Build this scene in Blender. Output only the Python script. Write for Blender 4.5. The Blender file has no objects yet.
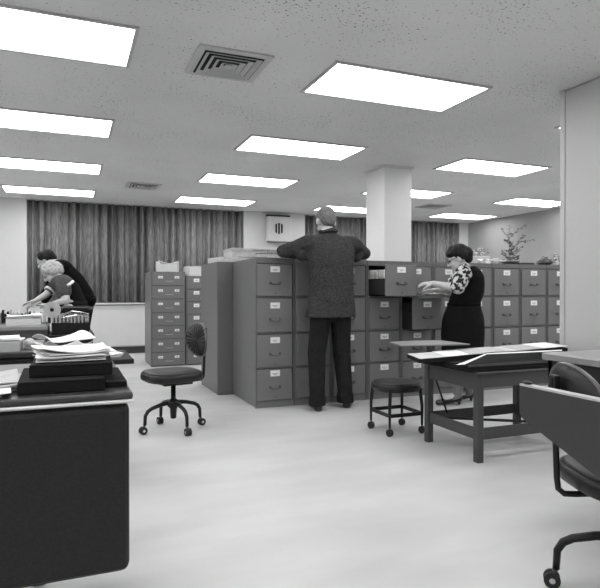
import bpy, bmesh, math, random
from mathutils import Vector, Matrix
random.seed(7)
C = bpy.context.scene.collection
V3 = Vector
PI = math.pi

# ------------------------------------------------------------------ camera
YAW, PITCH, EYE, FPX = 0.3855, -0.0064, 1.025, 569.85
CEIL = 2.499
FWD = V3((math.sin(YAW)*math.cos(PITCH), math.cos(YAW)*math.cos(PITCH), math.sin(PITCH)))
RGT = V3((math.cos(YAW), -math.sin(YAW), 0)); UPV = RGT.cross(FWD)
cam_d = bpy.data.cameras.new('camera'); cam = bpy.data.objects.new('camera', cam_d); C.objects.link(cam)
cam.matrix_world = Matrix((( RGT.x, UPV.x, -FWD.x, 0), (RGT.y, UPV.y, -FWD.y, 0), (RGT.z, UPV.z, -FWD.z, EYE), (0, 0, 0, 1)))
cam_d.sensor_width = 36; cam_d.sensor_fit = 'HORIZONTAL'; cam_d.lens = FPX*36/600
cam_d.shift_x = -0.5/600; cam_d.shift_y = 1.5/600
cam_d.clip_start = 0.05; cam_d.clip_end = 100
bpy.context.scene.camera = cam

# ------------------------------------------------------------------ world, exposure
w = bpy.data.worlds.new('world'); bpy.context.scene.world = w; w.use_nodes = True
w.node_tree.nodes['Background'].inputs[0].default_value = (0.5, 0.5, 0.5, 1)
w.node_tree.nodes['Background'].inputs[1].default_value = 0.2
LAMP = 6.2
vs = bpy.context.scene.view_settings
vs.view_transform = 'Standard'; vs.look = 'None'; vs.gamma = 1; vs.use_curve_mapping = False
vs.exposure = 0.52

def at(x, y, D):            # a point of the place seen at (x, y), D metres deep
    return V3((0, 0, EYE)) + (FWD + RGT*((x-300.5)/FPX) + UPV*((295.5-y)/FPX))*D
def onz(x, y, z):           # the same, lying at height z
    d = FWD + RGT*((x-300.5)/FPX) + UPV*((295.5-y)/FPX)
    return V3((0, 0, EYE)) + d*((z-EYE)/d.z)
def onv(x, y, v):           # the same, on the plane Y = v
    d = FWD + RGT*((x-300.5)/FPX) + UPV*((295.5-y)/FPX)
    return V3((0, 0, EYE)) + d*(v/d.y)

# ------------------------------------------------------------------ materials
def mat(name, c, rough=0.6, metal=0.0, var=0.0, scale=20.0, bump=0.0, bscale=None, stretch=(1, 1, 1), spec=0.5, c2=None, thr=None, emit=0):
    m = bpy.data.materials.new(name); m.use_nodes = True
    nt = m.node_tree; b = nt.nodes['Principled BSDF']
    b.inputs['Base Color'].default_value = (c, c, c, 1)
    b.inputs['Roughness'].default_value = rough; b.inputs['Metallic'].default_value = metal
    b.inputs['Specular IOR Level'].default_value = spec
    if emit:
        b.inputs['Emission Color'].default_value = (1, 1, 1, 1); b.inputs['Emission Strength'].default_value = emit
    if var or bump or thr:
        tc = nt.nodes.new('ShaderNodeTexCoord'); mp = nt.nodes.new('ShaderNodeMapping')
        mp.inputs['Scale'].default_value = stretch
        nt.links.new(tc.outputs['Object'], mp.inputs['Vector'])
        n = nt.nodes.new('ShaderNodeTexNoise'); n.inputs['Scale'].default_value = scale; n.inputs['Detail'].default_value = 5
        nt.links.new(mp.outputs[0], n.inputs['Vector'])
        if var or thr:
            r = nt.nodes.new('ShaderNodeValToRGB')
            if thr:
                r.color_ramp.elements[0].position = thr[0]; r.color_ramp.elements[1].position = thr[1]
                a, z = c2, c
            else:
                r.color_ramp.elements[0].position = 0.3; r.color_ramp.elements[1].position = 0.7
                a, z = c*(1-var), min(1, c*(1+var))
            r.color_ramp.elements[0].color = (a, a, a, 1); r.color_ramp.elements[1].color = (z, z, z, 1)
            nt.links.new(n.outputs['Fac'], r.inputs[0]); nt.links.new(r.outputs[0], b.inputs['Base Color'])
        if bump:
            n2 = n
            if bscale:
                n2 = nt.nodes.new('ShaderNodeTexNoise'); n2.inputs['Scale'].default_value = bscale; n2.inputs['Detail'].default_value = 4
                nt.links.new(mp.outputs[0], n2.inputs['Vector'])
            bp = nt.nodes.new('ShaderNodeBump'); bp.inputs['Strength'].default_value = bump; bp.inputs['Distance'].default_value = 0.01 if bump < 1 else 0.05
            nt.links.new(n2.outputs['Fac'], bp.inputs['Height']); nt.links.new(bp.outputs[0], b.inputs['Normal'])
    return m

M = dict(
    floor=mat('vinyl_floor', 0.54, 0.42, var=0.10, scale=2.2, stretch=(0.6, 1.6, 1), bump=0.03, bscale=30, spec=0.4),
    wall=mat('white_wall', 0.58, 0.8, var=0.03, scale=60),
    wall_grey=mat('grey_wall', 0.30, 0.75, var=0.05, scale=3),
    pillar=mat('white_pillar', 0.70, 0.75, var=0.02, scale=70),
    pier=mat('pale_grey_pillar', 0.44, 0.7, var=0.02, scale=70),
    base=mat('black_baseboard', 0.03, 0.5),
    lampbox=mat('lamp_frame', 0.45, 0.5),
    diffuser=mat('lamp_diffuser', 0.9, 0.5, emit=LAMP),
    vent=mat('vent_metal', 0.50, 0.5), ventdark=mat('vent_dark', 0.015, 0.9),
    cab=mat('grey_cabinet_paint', 0.155, 0.42, var=0.06, scale=260, spec=0.5),
    cab_side=mat('grey_cabinet_shell', 0.13, 0.42, var=0.10, scale=260, spec=0.5),
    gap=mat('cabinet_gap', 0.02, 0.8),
    card=mat('white_card', 0.80, 0.6), ink=mat('card_ink', 0.15, 0.7),
    chrome=mat('handle_metal', 0.10, 0.3, metal=0.5), chrome_b=mat('bright_metal', 0.6, 0.25, metal=0.9),
    black=mat('black_metal', 0.008, 0.35, spec=0.3), rubber=mat('black_rubber', 0.01, 0.6),
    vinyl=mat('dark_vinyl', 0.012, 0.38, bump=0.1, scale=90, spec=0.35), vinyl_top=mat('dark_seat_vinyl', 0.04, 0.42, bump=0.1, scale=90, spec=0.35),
    desk=mat('dark_desk_paint', 0.018, 0.45, var=0.25, scale=220, spec=0.2), desk_top=mat('desk_linoleum', 0.035, 0.35, var=0.1, scale=40, spec=0.35),
    edge=mat('desk_edge_metal', 0.7, 0.35, metal=0.6),
    table=mat('table_metal', 0.05, 0.4, var=0.1, scale=160, spec=0.35), pale_top=mat('pale_desk_top', 0.22, 0.35, var=0.08, scale=8),
    lightmetal=mat('light_grey_metal', 0.42, 0.45),
    drawer_front=mat('desk_drawer_paint', 0.045, 0.4, var=0.12, scale=240, spec=0.3),
    paper=mat('paper', 0.78, 0.7, var=0.04, scale=14), paper_g=mat('grey_paper', 0.42, 0.7, var=0.12, scale=20),
    paper_e=mat('paper_edges', 0.62, 0.8, var=0.3, scale=60, stretch=(0.2, 0.2, 8)),
    ledger=mat('ledger_cover', 0.012, 0.9, bump=0.2, scale=120, spec=0.15), folder=mat('card_folder', 0.5, 0.7, var=0.15, scale=30),
    suit=mat('grey_tweed', 0.044, 0.9, var=0.6, scale=120, bump=1.0, bscale=7, spec=0.08), suit_b=mat('black_suit', 0.005, 0.85, spec=0.05),
    trouser=mat('dark_trouser', 0.020, 0.9, var=0.4, scale=120, bump=1.0, bscale=6, spec=0.06),
    dress=mat('black_dress', 0.007, 0.8, bump=0.4, scale=11, spec=0.08), blouse=mat('grey_blouse', 0.075, 0.8, var=0.3, scale=60, spec=0.1),
    pattern=mat('print_blouse', 0.55, 0.8, scale=26, thr=(0.47, 0.53), c2=0.02, spec=0.1),
    skin=mat('skin', 0.50, 0.55, var=0.06, scale=25), hair_d=mat('dark_hair', 0.01, 0.6, var=0.5, scale=50, bump=0.6, spec=0.2),
    hair_g=mat('grey_hair', 0.13, 0.7, var=0.5, scale=60, bump=0.6), hair_l=mat('blonde_hair', 0.42, 0.6, var=0.35, scale=40, bump=0.6),
    shirt=mat('white_shirt', 0.8, 0.7), shoe=mat('black_shoe', 0.01, 0.3), eye=mat('eye_dark', 0.02, 0.2), lips=mat('lips', 0.16, 0.5),
    stocking=mat('stocking', 0.16, 0.6),
    leaf=mat('leaf', 0.035, 0.5), twig=mat('twig', 0.06, 0.8), pot=mat('dark_pot', 0.02, 0.4), petal=mat('petal', 0.6, 0.7),
    shelfgrey=mat('shelf_grey_paint', 0.20, 0.4), radiator=mat('white_radiator_paint', 0.62, 0.5, var=0.02, scale=5), wire=mat('white_wire', 0.7, 0.5),
)
def ceiling_mat():
    m = bpy.data.materials.new('fissured_ceiling_tile'); m.use_nodes = True; nt = m.node_tree; b = nt.nodes['Principled BSDF']
    b.inputs['Roughness'].default_value = 0.9
    tc = nt.nodes.new('ShaderNodeTexCoord')
    def noise(s, d, loc=(0, 0, 0)):
        mp = nt.nodes.new('ShaderNodeMapping'); mp.inputs['Location'].default_value = loc; nt.links.new(tc.outputs['Object'], mp.inputs[0])
        n = nt.nodes.new('ShaderNodeTexNoise'); n.inputs['Scale'].default_value = s; n.inputs['Detail'].default_value = d
        nt.links.new(mp.outputs[0], n.inputs['Vector']); return n
    fine = noise(64, 3); patch = noise(1.6, 3, (5, 2, 0)); tone = noise(0.9, 4, (1, 7, 0))
    # small dark pits gathered in patches
    add = nt.nodes.new('ShaderNodeMath'); add.operation = 'MULTIPLY_ADD'; add.inputs[1].default_value = 0.22
    nt.links.new(patch.outputs['Fac'], add.inputs[0]); nt.links.new(fine.outputs['Fac'], add.inputs[2])
    r = nt.nodes.new('ShaderNodeValToRGB'); r.color_ramp.elements[0].position = 0.755; r.color_ramp.elements[1].position = 0.80
    nt.links.new(add.outputs[0], r.inputs[0])
    r2 = nt.nodes.new('ShaderNodeValToRGB'); r2.color_ramp.elements[0].position = 0.3; r2.color_ramp.elements[1].position = 0.7
    r2.color_ramp.elements[0].color = (0.63, 0.63, 0.63, 1); r2.color_ramp.elements[1].color = (0.73, 0.73, 0.73, 1)
    nt.links.new(tone.outputs['Fac'], r2.inputs[0])
    mx = nt.nodes.new('ShaderNodeMix'); mx.data_type = 'RGBA'; nt.links.new(r.outputs[0], mx.inputs[0])
    nt.links.new(r2.outputs[0], mx.inputs[6]); mx.inputs[7].default_value = (0.06, 0.06, 0.06, 1)
    nt.links.new(mx.outputs[2], b.inputs['Base Color'])
    return m
M['ceiling'] = ceiling_mat()
def curtain_mat():
    m = mat('woven_curtain', 0.21, 0.9, var=0.55, scale=38, stretch=(3.5, 3.5, 0.2), spec=0.1); return m
M['curtain'] = curtain_mat()

# ------------------------------------------------------------------ mesh helpers
class MB:
    def __init__(s): s.bm = bmesh.new(); s.mi = 0; s.mats = []
    def m(s, key):
        if key not in s.mats: s.mats.append(key)
        s.mi = s.mats.index(key); return s
    def _fin(s, n0):
        s.bm.faces.ensure_lookup_table()
        for f in s.bm.faces[n0:]: f.material_index = s.mi
        return s
    def box(s, x0, x1, y0, y1, z0, z1, bev=0.0, mt=None, seg=1):
        n0 = len(s.bm.faces)
        ret = bmesh.ops.create_cube(s.bm, size=1)
        vs_ = ret['verts']
        bmesh.ops.scale(s.bm, verts=vs_, vec=(x1-x0, y1-y0, z1-z0))
        bmesh.ops.translate(s.bm, verts=vs_, vec=((x0+x1)/2, (y0+y1)/2, (z0+z1)/2))
        if mt: bmesh.ops.transform(s.bm, matrix=mt, verts=vs_)
        if bev:
            es = list({e for v in vs_ for e in v.link_edges})
            bmesh.ops.bevel(s.bm, geom=es, offset=bev, segments=seg, affect='EDGES', profile=0.5)
        return s._fin(n0) if not bev else s._setall(n0)
    def _setall(s, n0):
        s.bm.faces.ensure_lookup_table()
        for f in s.bm.faces:
            if f.tag is False and f.index < 0: pass
        # bevel reorders faces: mark untouched material by attribute
        for f in s.bm.faces:
            if not f.tag: f.material_index = s.mi
        s._tagall(); return s
    def _tagall(s):
        for f in s.bm.faces: f.tag = True
    def poly(s, pts, faces):
        n0 = len(s.bm.faces); vs_ = [s.bm.verts.new(p) for p in pts]
        for f in faces:
            try: s.bm.faces.new([vs_[i] for i in f])
            except ValueError: pass
        return s._fin(n0)
    def prism(s, pts, vec):     # closed outline pts extruded by vec
        n0 = len(s.bm.faces); n = len(pts); vec = V3(vec)
        a = [s.bm.verts.new(p) for p in pts]; b = [s.bm.verts.new(V3(p)+vec) for p in pts]
        s.bm.faces.new(a[::-1]); s.bm.faces.new(b)
        for i in range(n): s.bm.faces.new((a[i], a[(i+1) % n], b[(i+1) % n], b[i]))
        return s._fin(n0)
    def tube(s, pts, r, n=10, cap=True):
        n0 = len(s.bm.faces); pts = [V3(p) for p in pts]; rings = []
        rr = r if isinstance(r, (list, tuple)) else [r]*len(pts)
        prev = None
        for i, p in enumerate(pts):
            t = (pts[min(i+1, len(pts)-1)]-pts[max(i-1, 0)]).normalized()
            if prev is None:
                a = t.orthogonal().normalized()
            else:
                a = (prev-t*prev.dot(t)).normalized()
            prev = a; b = t.cross(a)
            rings.append([s.bm.verts.new(p+(a*math.cos(2*PI*k/n)+b*math.sin(2*PI*k/n))*rr[i]) for k in range(n)])
        for i in range(len(rings)-1):
            for k in range(n): s.bm.faces.new((rings[i][k], rings[i][(k+1) % n], rings[i+1][(k+1) % n], rings[i+1][k]))
        if cap: s.bm.faces.new(rings[0][::-1]); s.bm.faces.new(rings[-1])
        return s._fin(n0)
    def lathe(s, prof, c=(0, 0, 0), n=24, sx=1, sy=1, ex=2.0):   # prof: (radius, z)
        n0 = len(s.bm.faces); rings = []
        for r, z in prof:
            ring = []
            for k in range(n):
                t = 2*PI*k/n; cx, sy_ = math.cos(t), math.sin(t)
                q = (abs(cx)**ex+abs(sy_)**ex)**(-1/ex)
                ring.append(s.bm.verts.new((c[0]+r*sx*cx*q, c[1]+r*sy*sy_*q, c[2]+z)))
            rings.append(ring)
        for i in range(len(rings)-1):
            for k in range(n): s.bm.faces.new((rings[i][k], rings[i][(k+1) % n], rings[i+1][(k+1) % n], rings[i+1][k]))
        s.bm.faces.new(rings[0][::-1]); s.bm.faces.new(rings[-1])
        return s._fin(n0)
    def ell(s, c, r, rot=None, seg=16, rings=10):
        n0 = len(s.bm.faces)
        mt = Matrix.Translation(V3(c)) @ (rot.to_4x4() if rot else Matrix.Identity(4)) @ Matrix.Diagonal((*r, 1))
        bmesh.ops.create_uvsphere(s.bm, u_segments=seg, v_segments=rings, radius=1, matrix=mt)
        return s._fin(n0)
    def cap(s, a, ra, b, rb, n=14, flat=1.0):    # tapered capsule
        a = V3(a); b = V3(b); t = (b-a)
        L = t.length; t = t.normalized() if L > 1e-6 else V3((0, 0, 1)); pts = []; rs = []
        for i in range(5):
            ph = PI/2*(1-i/4)
            pts.append(a-t*ra*math.sin(ph)); rs.append(max(ra*math.cos(ph), 0.0006))
        for i in range(5):
            ph = PI/2*i/4
            pts.append(b+t*rb*math.sin(ph)); rs.append(max(rb*math.cos(ph), 0.0006))
        return s.tube(pts, rs, n)
    def build(s, name, key, parent=None, smooth=False, bevel=0.0):
        me = bpy.data.meshes.new(name)
        bmesh.ops.recalc_face_normals(s.bm, faces=s.bm.faces)
        s.bm.to_mesh(me); s.bm.free()
        keys = s.mats if s.mats else [key]
        for k in keys: me.materials.append(M[k])
        o = bpy.data.objects.new(name, me); C.objects.link(o)
        if smooth:
            for p in me.polygons: p.use_smooth = True
        if parent:
            o.parent = parent
        return o

def bake(o, mods):
    for typ, kw in mods:
        md = o.modifiers.new(typ.lower(), typ)
        for k, v in kw.items(): setattr(md, k, v)
    dg = bpy.context.evaluated_depsgraph_get(); dg.update()
    me = bpy.data.meshes.new_from_object(o.evaluated_get(dg))
    mats_ = list(o.data.materials)
    o.modifiers.clear(); o.data = me
    if not me.materials:
        for m_ in mats_: me.materials.append(m_)
    for p in me.polygons: p.use_smooth = True
    return o

def thing(name, label, cat, loc=(0, 0, 0), rz=0, group=None):
    o = bpy.data.objects.new(name, None); C.objects.link(o); o.empty_display_size = 0.1
    o.location = loc; o.rotation_euler = (0, 0, rz); o['label'] = label; o['category'] = cat
    if group: o['group'] = group
    return o
def tag(o, label, cat, group=None):
    o['label'] = label; o['category'] = cat
    if group: o['group'] = group
    return o
def struct(o): o['kind'] = 'structure'; return o
def copy_tree(o, parent=None):
    c = o.copy(); C.objects.link(c); c.parent = parent
    for ch in list(o.children): copy_tree(ch, c)
    return c

# ================================================================== the setting
XL, XR, YB, YF = -5.5, 7.95, 10.15, -4.2
struct(MB().box(XL-.15, XR+.15, YF-.15, YB+.15, -.1, 0).build('floor', 'floor'))
struct(MB().box(XL-.15, XR+.15, YF-.15, YB+.15, CEIL, CEIL+.1).build('ceiling', 'ceiling'))
struct(MB().box(XL, XR, YB, YB+.15, 0, CEIL).build('wall_back', 'wall'))
struct(MB().box(XR, XR+.15, YF, YB, 0, CEIL).build('wall_right', 'wall_grey'))
struct(MB().box(XL-.15, XL, YF, YB, 0, CEIL).build('wall_left', 'wall'))
struct(MB().box(XL, XR, YF-.15, YF, 0, CEIL).build('wall_front', 'wall'))
struct(MB().box(-2.4, -.62, 9.98, YB, 0, CEIL).build('trim_1', 'wall'))         # wall pier left of the curtain
struct(MB().box(2.94, 4.14, 9.98, YB, 0, CEIL).build('trim_2', 'wall'))         # wall pier between the curtains
struct(MB().box(7.72, XR, 10.0, YB, 0, CEIL).build('trim_3', 'wall'))
b = MB(); b.box(3.395, 3.765, 5.775, 6.215, 0, CEIL-.02, .006); b.box(3.37, 3.785, 5.75, 6.24, CEIL-.022, CEIL)
struct(b.build('trim_4', 'pillar'))                                            # free-standing white pillar
b = MB(); b.box(3.36, 3.9, 2.55, 3.17, 0, CEIL, .012); b.box(3.352, 3.372, 3.135, 3.175, 0, CEIL)
struct(b.build('trim_5', 'pier'))
struct(MB().box(-.62, 2.94, 9.86, 9.885, 0, .115).build('baseboard_back', 'base'))
struct(MB().box(XR-.015, XR, YF, YB, 0, .1).build('baseboard_right', 'base'))

def curtain(x0, x1, z0, label):
    t = thing('curtain', label, 'curtain', (x0, 9.98, z0))
    n = int((x1-x0)*110); rnd = random.Random(int(x0*10)); ph = 0; pts = []; amp = .03
    for i in range(n+1):
        ph += rnd.uniform(.18, .62) if (i//9) % 3 else rnd.uniform(.35, .85)
        pts.append(((x1-x0)*i/n, .065+.060*math.sin(ph)*(.65+.35*math.sin(i*.021*5))+.010*math.sin(ph*2.3+1)))
    b = MB(); vs_ = []
    H = CEIL-.012-z0
    for x, y in pts:
        for yo in (0, .006):
            for z in (0, H): vs_.append((x, y+yo, z))
    f = []
    for i in range(n):
        k = i*4; q = k+4
        f += [(k, q, q+1, k+1), (k+2, k+3, q+3, q+2), (k, k+2, q+2, q), (k+1, q+1, q+3, k+3)]
    b.poly(vs_, f); o = b.build('fabric', 'curtain', t, smooth=True)
    MB().box(0, x1-x0, .02, .09, H, H+.01).build('curtain_rail', 'vent', t)
    return t
curtain(-.60, 2.92, .845, 'grey woven pleated curtain over the window behind the two stooping people')
curtain(4.16, 7.70, .845, 'grey woven pleated curtain seen left and right of the white pillar')
# windows stand behind the curtains
for i, (x0, x1) in enumerate(((-.62, 2.94), (4.14, 7.72))):
    b = MB(); b.m('lightmetal'); b.box(x0, x1, 10.12, 10.15, .84, .88); b.box(x0, x1, 10.12, 10.15, 2.4, CEIL)
    k = 4
    for j in range(k+1): b.box(x0+(x1-x0-.04)*j/k, x0+(x1-x0-.04)*j/k+.04, 10.121, 10.151, .88, 2.4)
    b.m('ventdark'); b.box(x0+.001, x1-.001, 10.14, 10.149, .86, 2.42)
    struct(b.build('window_%d' % (i+1), 'lightmetal'))

for (x0, x1, lab) in ((-.60, 2.92, 'low white radiator cover under the curtain at the left'), (4.16, 7.70, 'low white radiator cover under the curtain right of the pillar')):
    t = thing('radiator_cover', lab, 'radiator cover', (x0, 9.88, 0)); L = x1-x0
    MB().box(0, L, .02, .26, .115, .80, .004).build('panel', 'radiator', t)
    b = MB(); b.box(-.01, L+.01, -.02, .27, .815, .84, .004); b.build('sill', 'wall', t)
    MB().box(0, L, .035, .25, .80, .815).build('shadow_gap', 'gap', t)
    MB().box(0, L, .0, .02, .115, .135).build('bottom_strip', 'lightmetal', t)

# ------------------------------------------------------------------ ceiling lights
def lamp_proto():
    t = thing('ceiling_light', '', 'ceiling light', (0, 0, CEIL))
    L, W = 1.2, .564
    b = MB(); e = .022
    b.box(-e, L+e, -e, 0, -.012, 0); b.box(-e, L+e, W, W+e, -.012, 0); b.box(-e, 0, 0, W, -.012, 0); b.box(L, L+e, 0, W, -.012, 0)
    b.build('frame', 'lampbox', t)
    MB().box(.0005, L-.0005, .0005, W-.0005, -.007, -.001).build('diffuser', 'diffuser', t)
    return t
cols = {-2: 'far left', -1: 'outer left', 0: 'left', 1: 'second from left', 2: 'third from left', 3: 'right-hand'}
rows = {-3: 'rearmost, well behind the viewer', -2: 'behind the viewer', -1: 'overhead beside the viewer', 0: 'nearest in view', 1: 'second in view', 2: 'third in view', 3: 'last before the curtains'}
lp = None
for c in range(-2, 4):
    for r in range(-3, 4):
        if lp is None: lp = lamp_proto(); o = lp
        else: o = copy_tree(lp)
        o.location = (-.8556+2.4546*c, 3.3023+1.8395*r, CEIL)
        o['label'] = 'lit rectangular ceiling light, %s column, %s' % (cols[c], rows[r]); o['group'] = 'recessed fluorescent ceiling lights'

def vent(x, y, label, s=.45):
    t = thing('ceiling_vent', label, 'vent', (x, y, CEIL), 0, 'square ceiling vents')
    h = s/2
    MB().box(-h+.02, h-.02, -h+.02, h-.02, -.004, -.001).build('backing', 'ventdark', t)
    b = MB()
    def ring(o, i, z0, z1):
        b.poly([(-o, -o, z0), (o, -o, z0), (o, o, z0), (-o, o, z0), (-i, -i, z1), (i, -i, z1), (i, i, z1), (-i, i, z1)],
               [(0, 1, 5, 4), (1, 2, 6, 5), (2, 3, 7, 6), (3, 0, 4, 7)])
    ring(h, h, 0, -.012); ring(h, h-.045, -.012, -.014)
    b.build('frame', 'vent', t)
    for k in range(4):
        o_ = h-.055-k*.042
        b = MB(); ring(o_, o_-.028, -.022, -.006); ring(o_, o_-.004, -.022, -.024)
        b.build('louvre', 'vent', t)
    MB().box(-.022, .022, -.022, .022, -.020, -.016).build('centre_plate', 'vent', t)
    return t
vent(.955, 3.60, 'square louvred ceiling vent nearest the viewer, between two light columns', .47)
vent(.955, 8.15, 'small far ceiling vent above the left curtain')
vent(5.80, 8.22, 'far ceiling vent right of the white pillar')

# ------------------------------------------------------------------ filing cabinets
def card(b_key, parent, x, z, w_=.085, h_=.048, y=0):
    b = MB(); b.m('lightmetal'); b.box(x-w_/2-.004, x+w_/2+.004, y-.003, y, z-h_/2-.004, z+h_/2+.004)
    b.m('card'); b.box(x-w_/2, x+w_/2, y-.004, y-.003, z-h_/2, z+h_/2)
    b.m('ink')
    for k, (a, c_) in enumerate(((.18, .8), (.3, .7))):
        b.box(x-w_/2+w_*a, x-w_/2+w_*c_, y-.0045, y-.004, z-.002-k*h_*.22, z+.002-k*h_*.22)
    return b.build('label_card', 'card', parent)
def pull(parent, x, z, w_=.09):
    b = MB(); y0 = -.026
    pts = [(x-w_/2, 0, z), (x-w_/2, y0, z-.004), (x-w_/4, y0-.004, z-.012), (x+w_/4, y0-.004, z-.012), (x+w_/2, y0, z-.004), (x+w_/2, 0, z)]
    b.tube(pts, .0058, 8); b.box(x-w_/2-.01, x-w_/2+.01, -.004, 0, z-.012, z+.012); b.box(x+w_/2-.01, x+w_/2+.01, -.004, 0, z-.012, z+.012)
    return b.build('handle', 'chrome', parent)
CW, CD, CH = .3645, .742, 1.322
DZ = [(.987, 1.272), (.667, .969), (.360, .649), (.066, .342)]
def cabinet_proto():
    t = thing('filing_cabinet', '', 'filing cabinet')
    b = MB(); b.m('cab_side')
    b.box(0, .012, 0, CD, .02, CH, .0); b.box(CW-.012, CW, 0, CD, .02, CH); b.box(.012, CW-.012, CD-.01, CD, .02, CH)
    b.box(.012, CW-.012, 0, CD-.01, CH-.045, CH); b.box(.012, CW-.012, .012, CD-.01, 0.0, .06)
    b.m('cab'); b.box(.012, CW-.012, -.001, .02, 1.276, 1.277)
    for z0, z1 in ((.969, .987), (.649, .667), (.342, .360)): b.box(.012, CW-.012, .002, .03, z0+.003, z1-.003)
    b.box(.001, CW-.001, .004, .03, .0, .062)
    b.build('body', 'cab', t)
    for z0, z1 in DZ:
        d = MB(); d.m('cab'); d.box(.012, CW-.024, -.014, .004, z0, z1-.002, .004)
        o = d.build('drawer', 'cab', t)
        card('card', o, CW/2-.006, z0+.238, y=-.014)
        h = pull(o, CW/2-.006, z0+.117); h.location.y = -.014
        lk = MB().box(CW/2-.006, CW/2+.006, -.018, -.014, z0+.022, z0+.034).build('lock', 'chrome', o)
    return t
def open_drawer(t, k, pulled, files=True):
    kids = [c for c in t.children if c.name.startswith('drawer')]
    kids.sort(key=lambda o: -o.data.vertices[0].co.z)
    o = kids[k]; o.location.y = -pulled
    z0, z1 = DZ[k]
    b = MB(); b.m('gap')
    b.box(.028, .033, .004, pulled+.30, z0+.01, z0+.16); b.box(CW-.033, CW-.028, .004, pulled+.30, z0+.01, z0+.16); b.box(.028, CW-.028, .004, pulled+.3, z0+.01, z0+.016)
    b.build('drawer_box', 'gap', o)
    b = MB(); b.m('folder'); rnd = random.Random(k)
    if files:
        y = .07
        while y < pulled+.22:
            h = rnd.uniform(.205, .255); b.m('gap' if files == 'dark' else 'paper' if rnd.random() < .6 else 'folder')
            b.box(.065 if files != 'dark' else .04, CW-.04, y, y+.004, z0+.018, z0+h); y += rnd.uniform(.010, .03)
    else: b.box(.04, CW-.04, .06, pulled+.2, z0+.018, z0+.2)
    b.build('files', 'folder', o)
row_labels = ['grey four-drawer filing cabinet at the left end of the row, its side bare',
  'grey filing cabinet second from the left end, behind the left arm of the standing man',
  'grey filing cabinet behind the right arm of the standing man',
  'grey filing cabinet with its top drawer pulled open, right of the man',
  'grey filing cabinet with its second drawer pulled open under papers',
  'grey filing cabinet just left of the woman in the black dress',
  'grey filing cabinet mostly hidden behind the woman in the black dress',
  'grey filing cabinet with the branching potted plant on top',
  'grey filing cabinet second from the right pillar, flat black tray on top',
  'grey filing cabinet partly behind the right pillar']
cp = cabinet_proto(); cabs = []
for k, lab in enumerate(row_labels):
    o = cp if k == 0 else copy_tree(cp)
    o.location = (1.516+.3703*k-.005, 4.77, 0); o['label'] = lab; o['group'] = 'row of grey filing cabinets'; cabs.append(o)
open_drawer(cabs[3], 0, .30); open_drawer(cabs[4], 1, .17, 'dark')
for k in range(5):
    o = copy_tree(cp); o.location = (1.354+CW+.3735*k, 6.262, 0); o.rotation_euler = (0, 0, PI)
    o['label'] = ['grey filing cabinet at the left end of the rear row, its back turned', 'grey filing cabinet second in the rear row, under the cardboard boxes', 'grey filing cabinet third in the rear row, behind the standing man',
                  'grey filing cabinet fourth in the rear row, left of the pillar', 'grey filing cabinet in the rear row, beside the white pillar'][k]
    o['group'] = 'rear row of filing cabinets turned away'

def card_cabinet(name, lab, x, y, w_, h_, n, d_, two):
    t = thing(name, lab, 'card cabinet', (x, y, 0))
    b = MB(); b.m('cab_side'); b.box(0, w_, .016, d_, .02, h_, .003); b.m('cab'); b.box(.0, .018, .0, .016, 0, h_); b.box(w_-.018, w_, 0, .016, 0, h_); b.box(.018, w_-.018, 0, .016, h_-.010, h_)
    b.m('gap'); b.box(.018, w_-.018, .013, .0165, 0, h_-.010); b.m('cab_side'); b.box(.01, w_-.01, .03, d_-.02, 0, .02)
    b.build('body', 'cab', t)
    p = (h_-.02)/n; lo = .062 if two else .047
    for i in range(n):
        z1 = h_-.012-i*p; z0 = z1-p+.006
        o = MB().box(.021, w_-.021, -.002, .012, z0, z1, .003).build('drawer', 'cab', t)
        if two:
            for xx in (w_*.28, w_*.76): card('card', o, xx, z1-lo, .058, .028, -.002)
            q = MB(); q.tube([(w_*.42, -.002, z1-.112), (w_*.44, -.018, z1-.118), (w_*.62, -.018, z1-.118), (w_*.64, -.002, z1-.112)], .003, 6)
            q.build('handle', 'lightmetal', o)
        else:
            card('card', o, w_*.36, z1-lo, .075, .045, -.002)
            q = MB(); q.tube([(w_*.5, -.002, z1-.12), (w_*.52, -.018, z1-.125), (w_*.7, -.018, z1-.125), (w_*.72, -.002, z1-.12)], .003, 6)
            q.build('handle', 'lightmetal', o)
    return t
card_cabinet('card_cabinet', 'tall wide card cabinet with seven shallow drawers, two labels on each', 1.028, 7.95, .465, 1.300, 7, .66, True)
card_cabinet('card_cabinet', 'narrower card cabinet with single labels, right of the wide one', 1.508, 7.95, .40, 1.245, 7, .66, False)

def wire_basket(name, lab, x, y, z, w_, d_, h_, hump):
    t = thing(name, lab, 'basket', (x, y, z)); b = MB()
    def zt(s): return h_*(1-(.22*math.sin(PI*s) if hump else 0))
    for yy in (0, d_):
        N = 12
        b.tube([(w_*i/N, yy, zt(i/N)) for i in range(N+1)], .005, 6)
        b.tube([(0, yy, .006), (w_, yy, .006)], .004, 6)
        for i in range(N+1): b.tube([(w_*i/N, yy, .004), (w_*i/N, yy, zt(i/N))], .0028, 5)
    for xx in (0, w_):
        b.tube([(xx, 0, h_), (xx, d_, h_)], .005, 6); b.tube([(xx, 0, .006), (xx, d_, .006)], .004, 6)
        for i in range(1, 8): b.tube([(xx, d_*i/8, .004), (xx, d_*i/8, h_)], .0028, 5)
    b.build('wire_frame', 'wire', t)
    return t
wire_basket('wire_basket', 'white wire basket with dipped rim on the wide card cabinet', 1.155, 8.01, 1.302, .26, .34, .150, True)
wire_basket('wire_basket', 'low white wire basket on the narrower card cabinet', 1.545, 8.01, 1.247, .30, .34, .135, False)
tag(MB().box(1.175, 1.395, 8.03, 8.33, 1.31, 1.41, .003).build('paper_stack', 'paper'), 'stack of papers inside the wire basket with dipped rim', 'papers')
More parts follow.
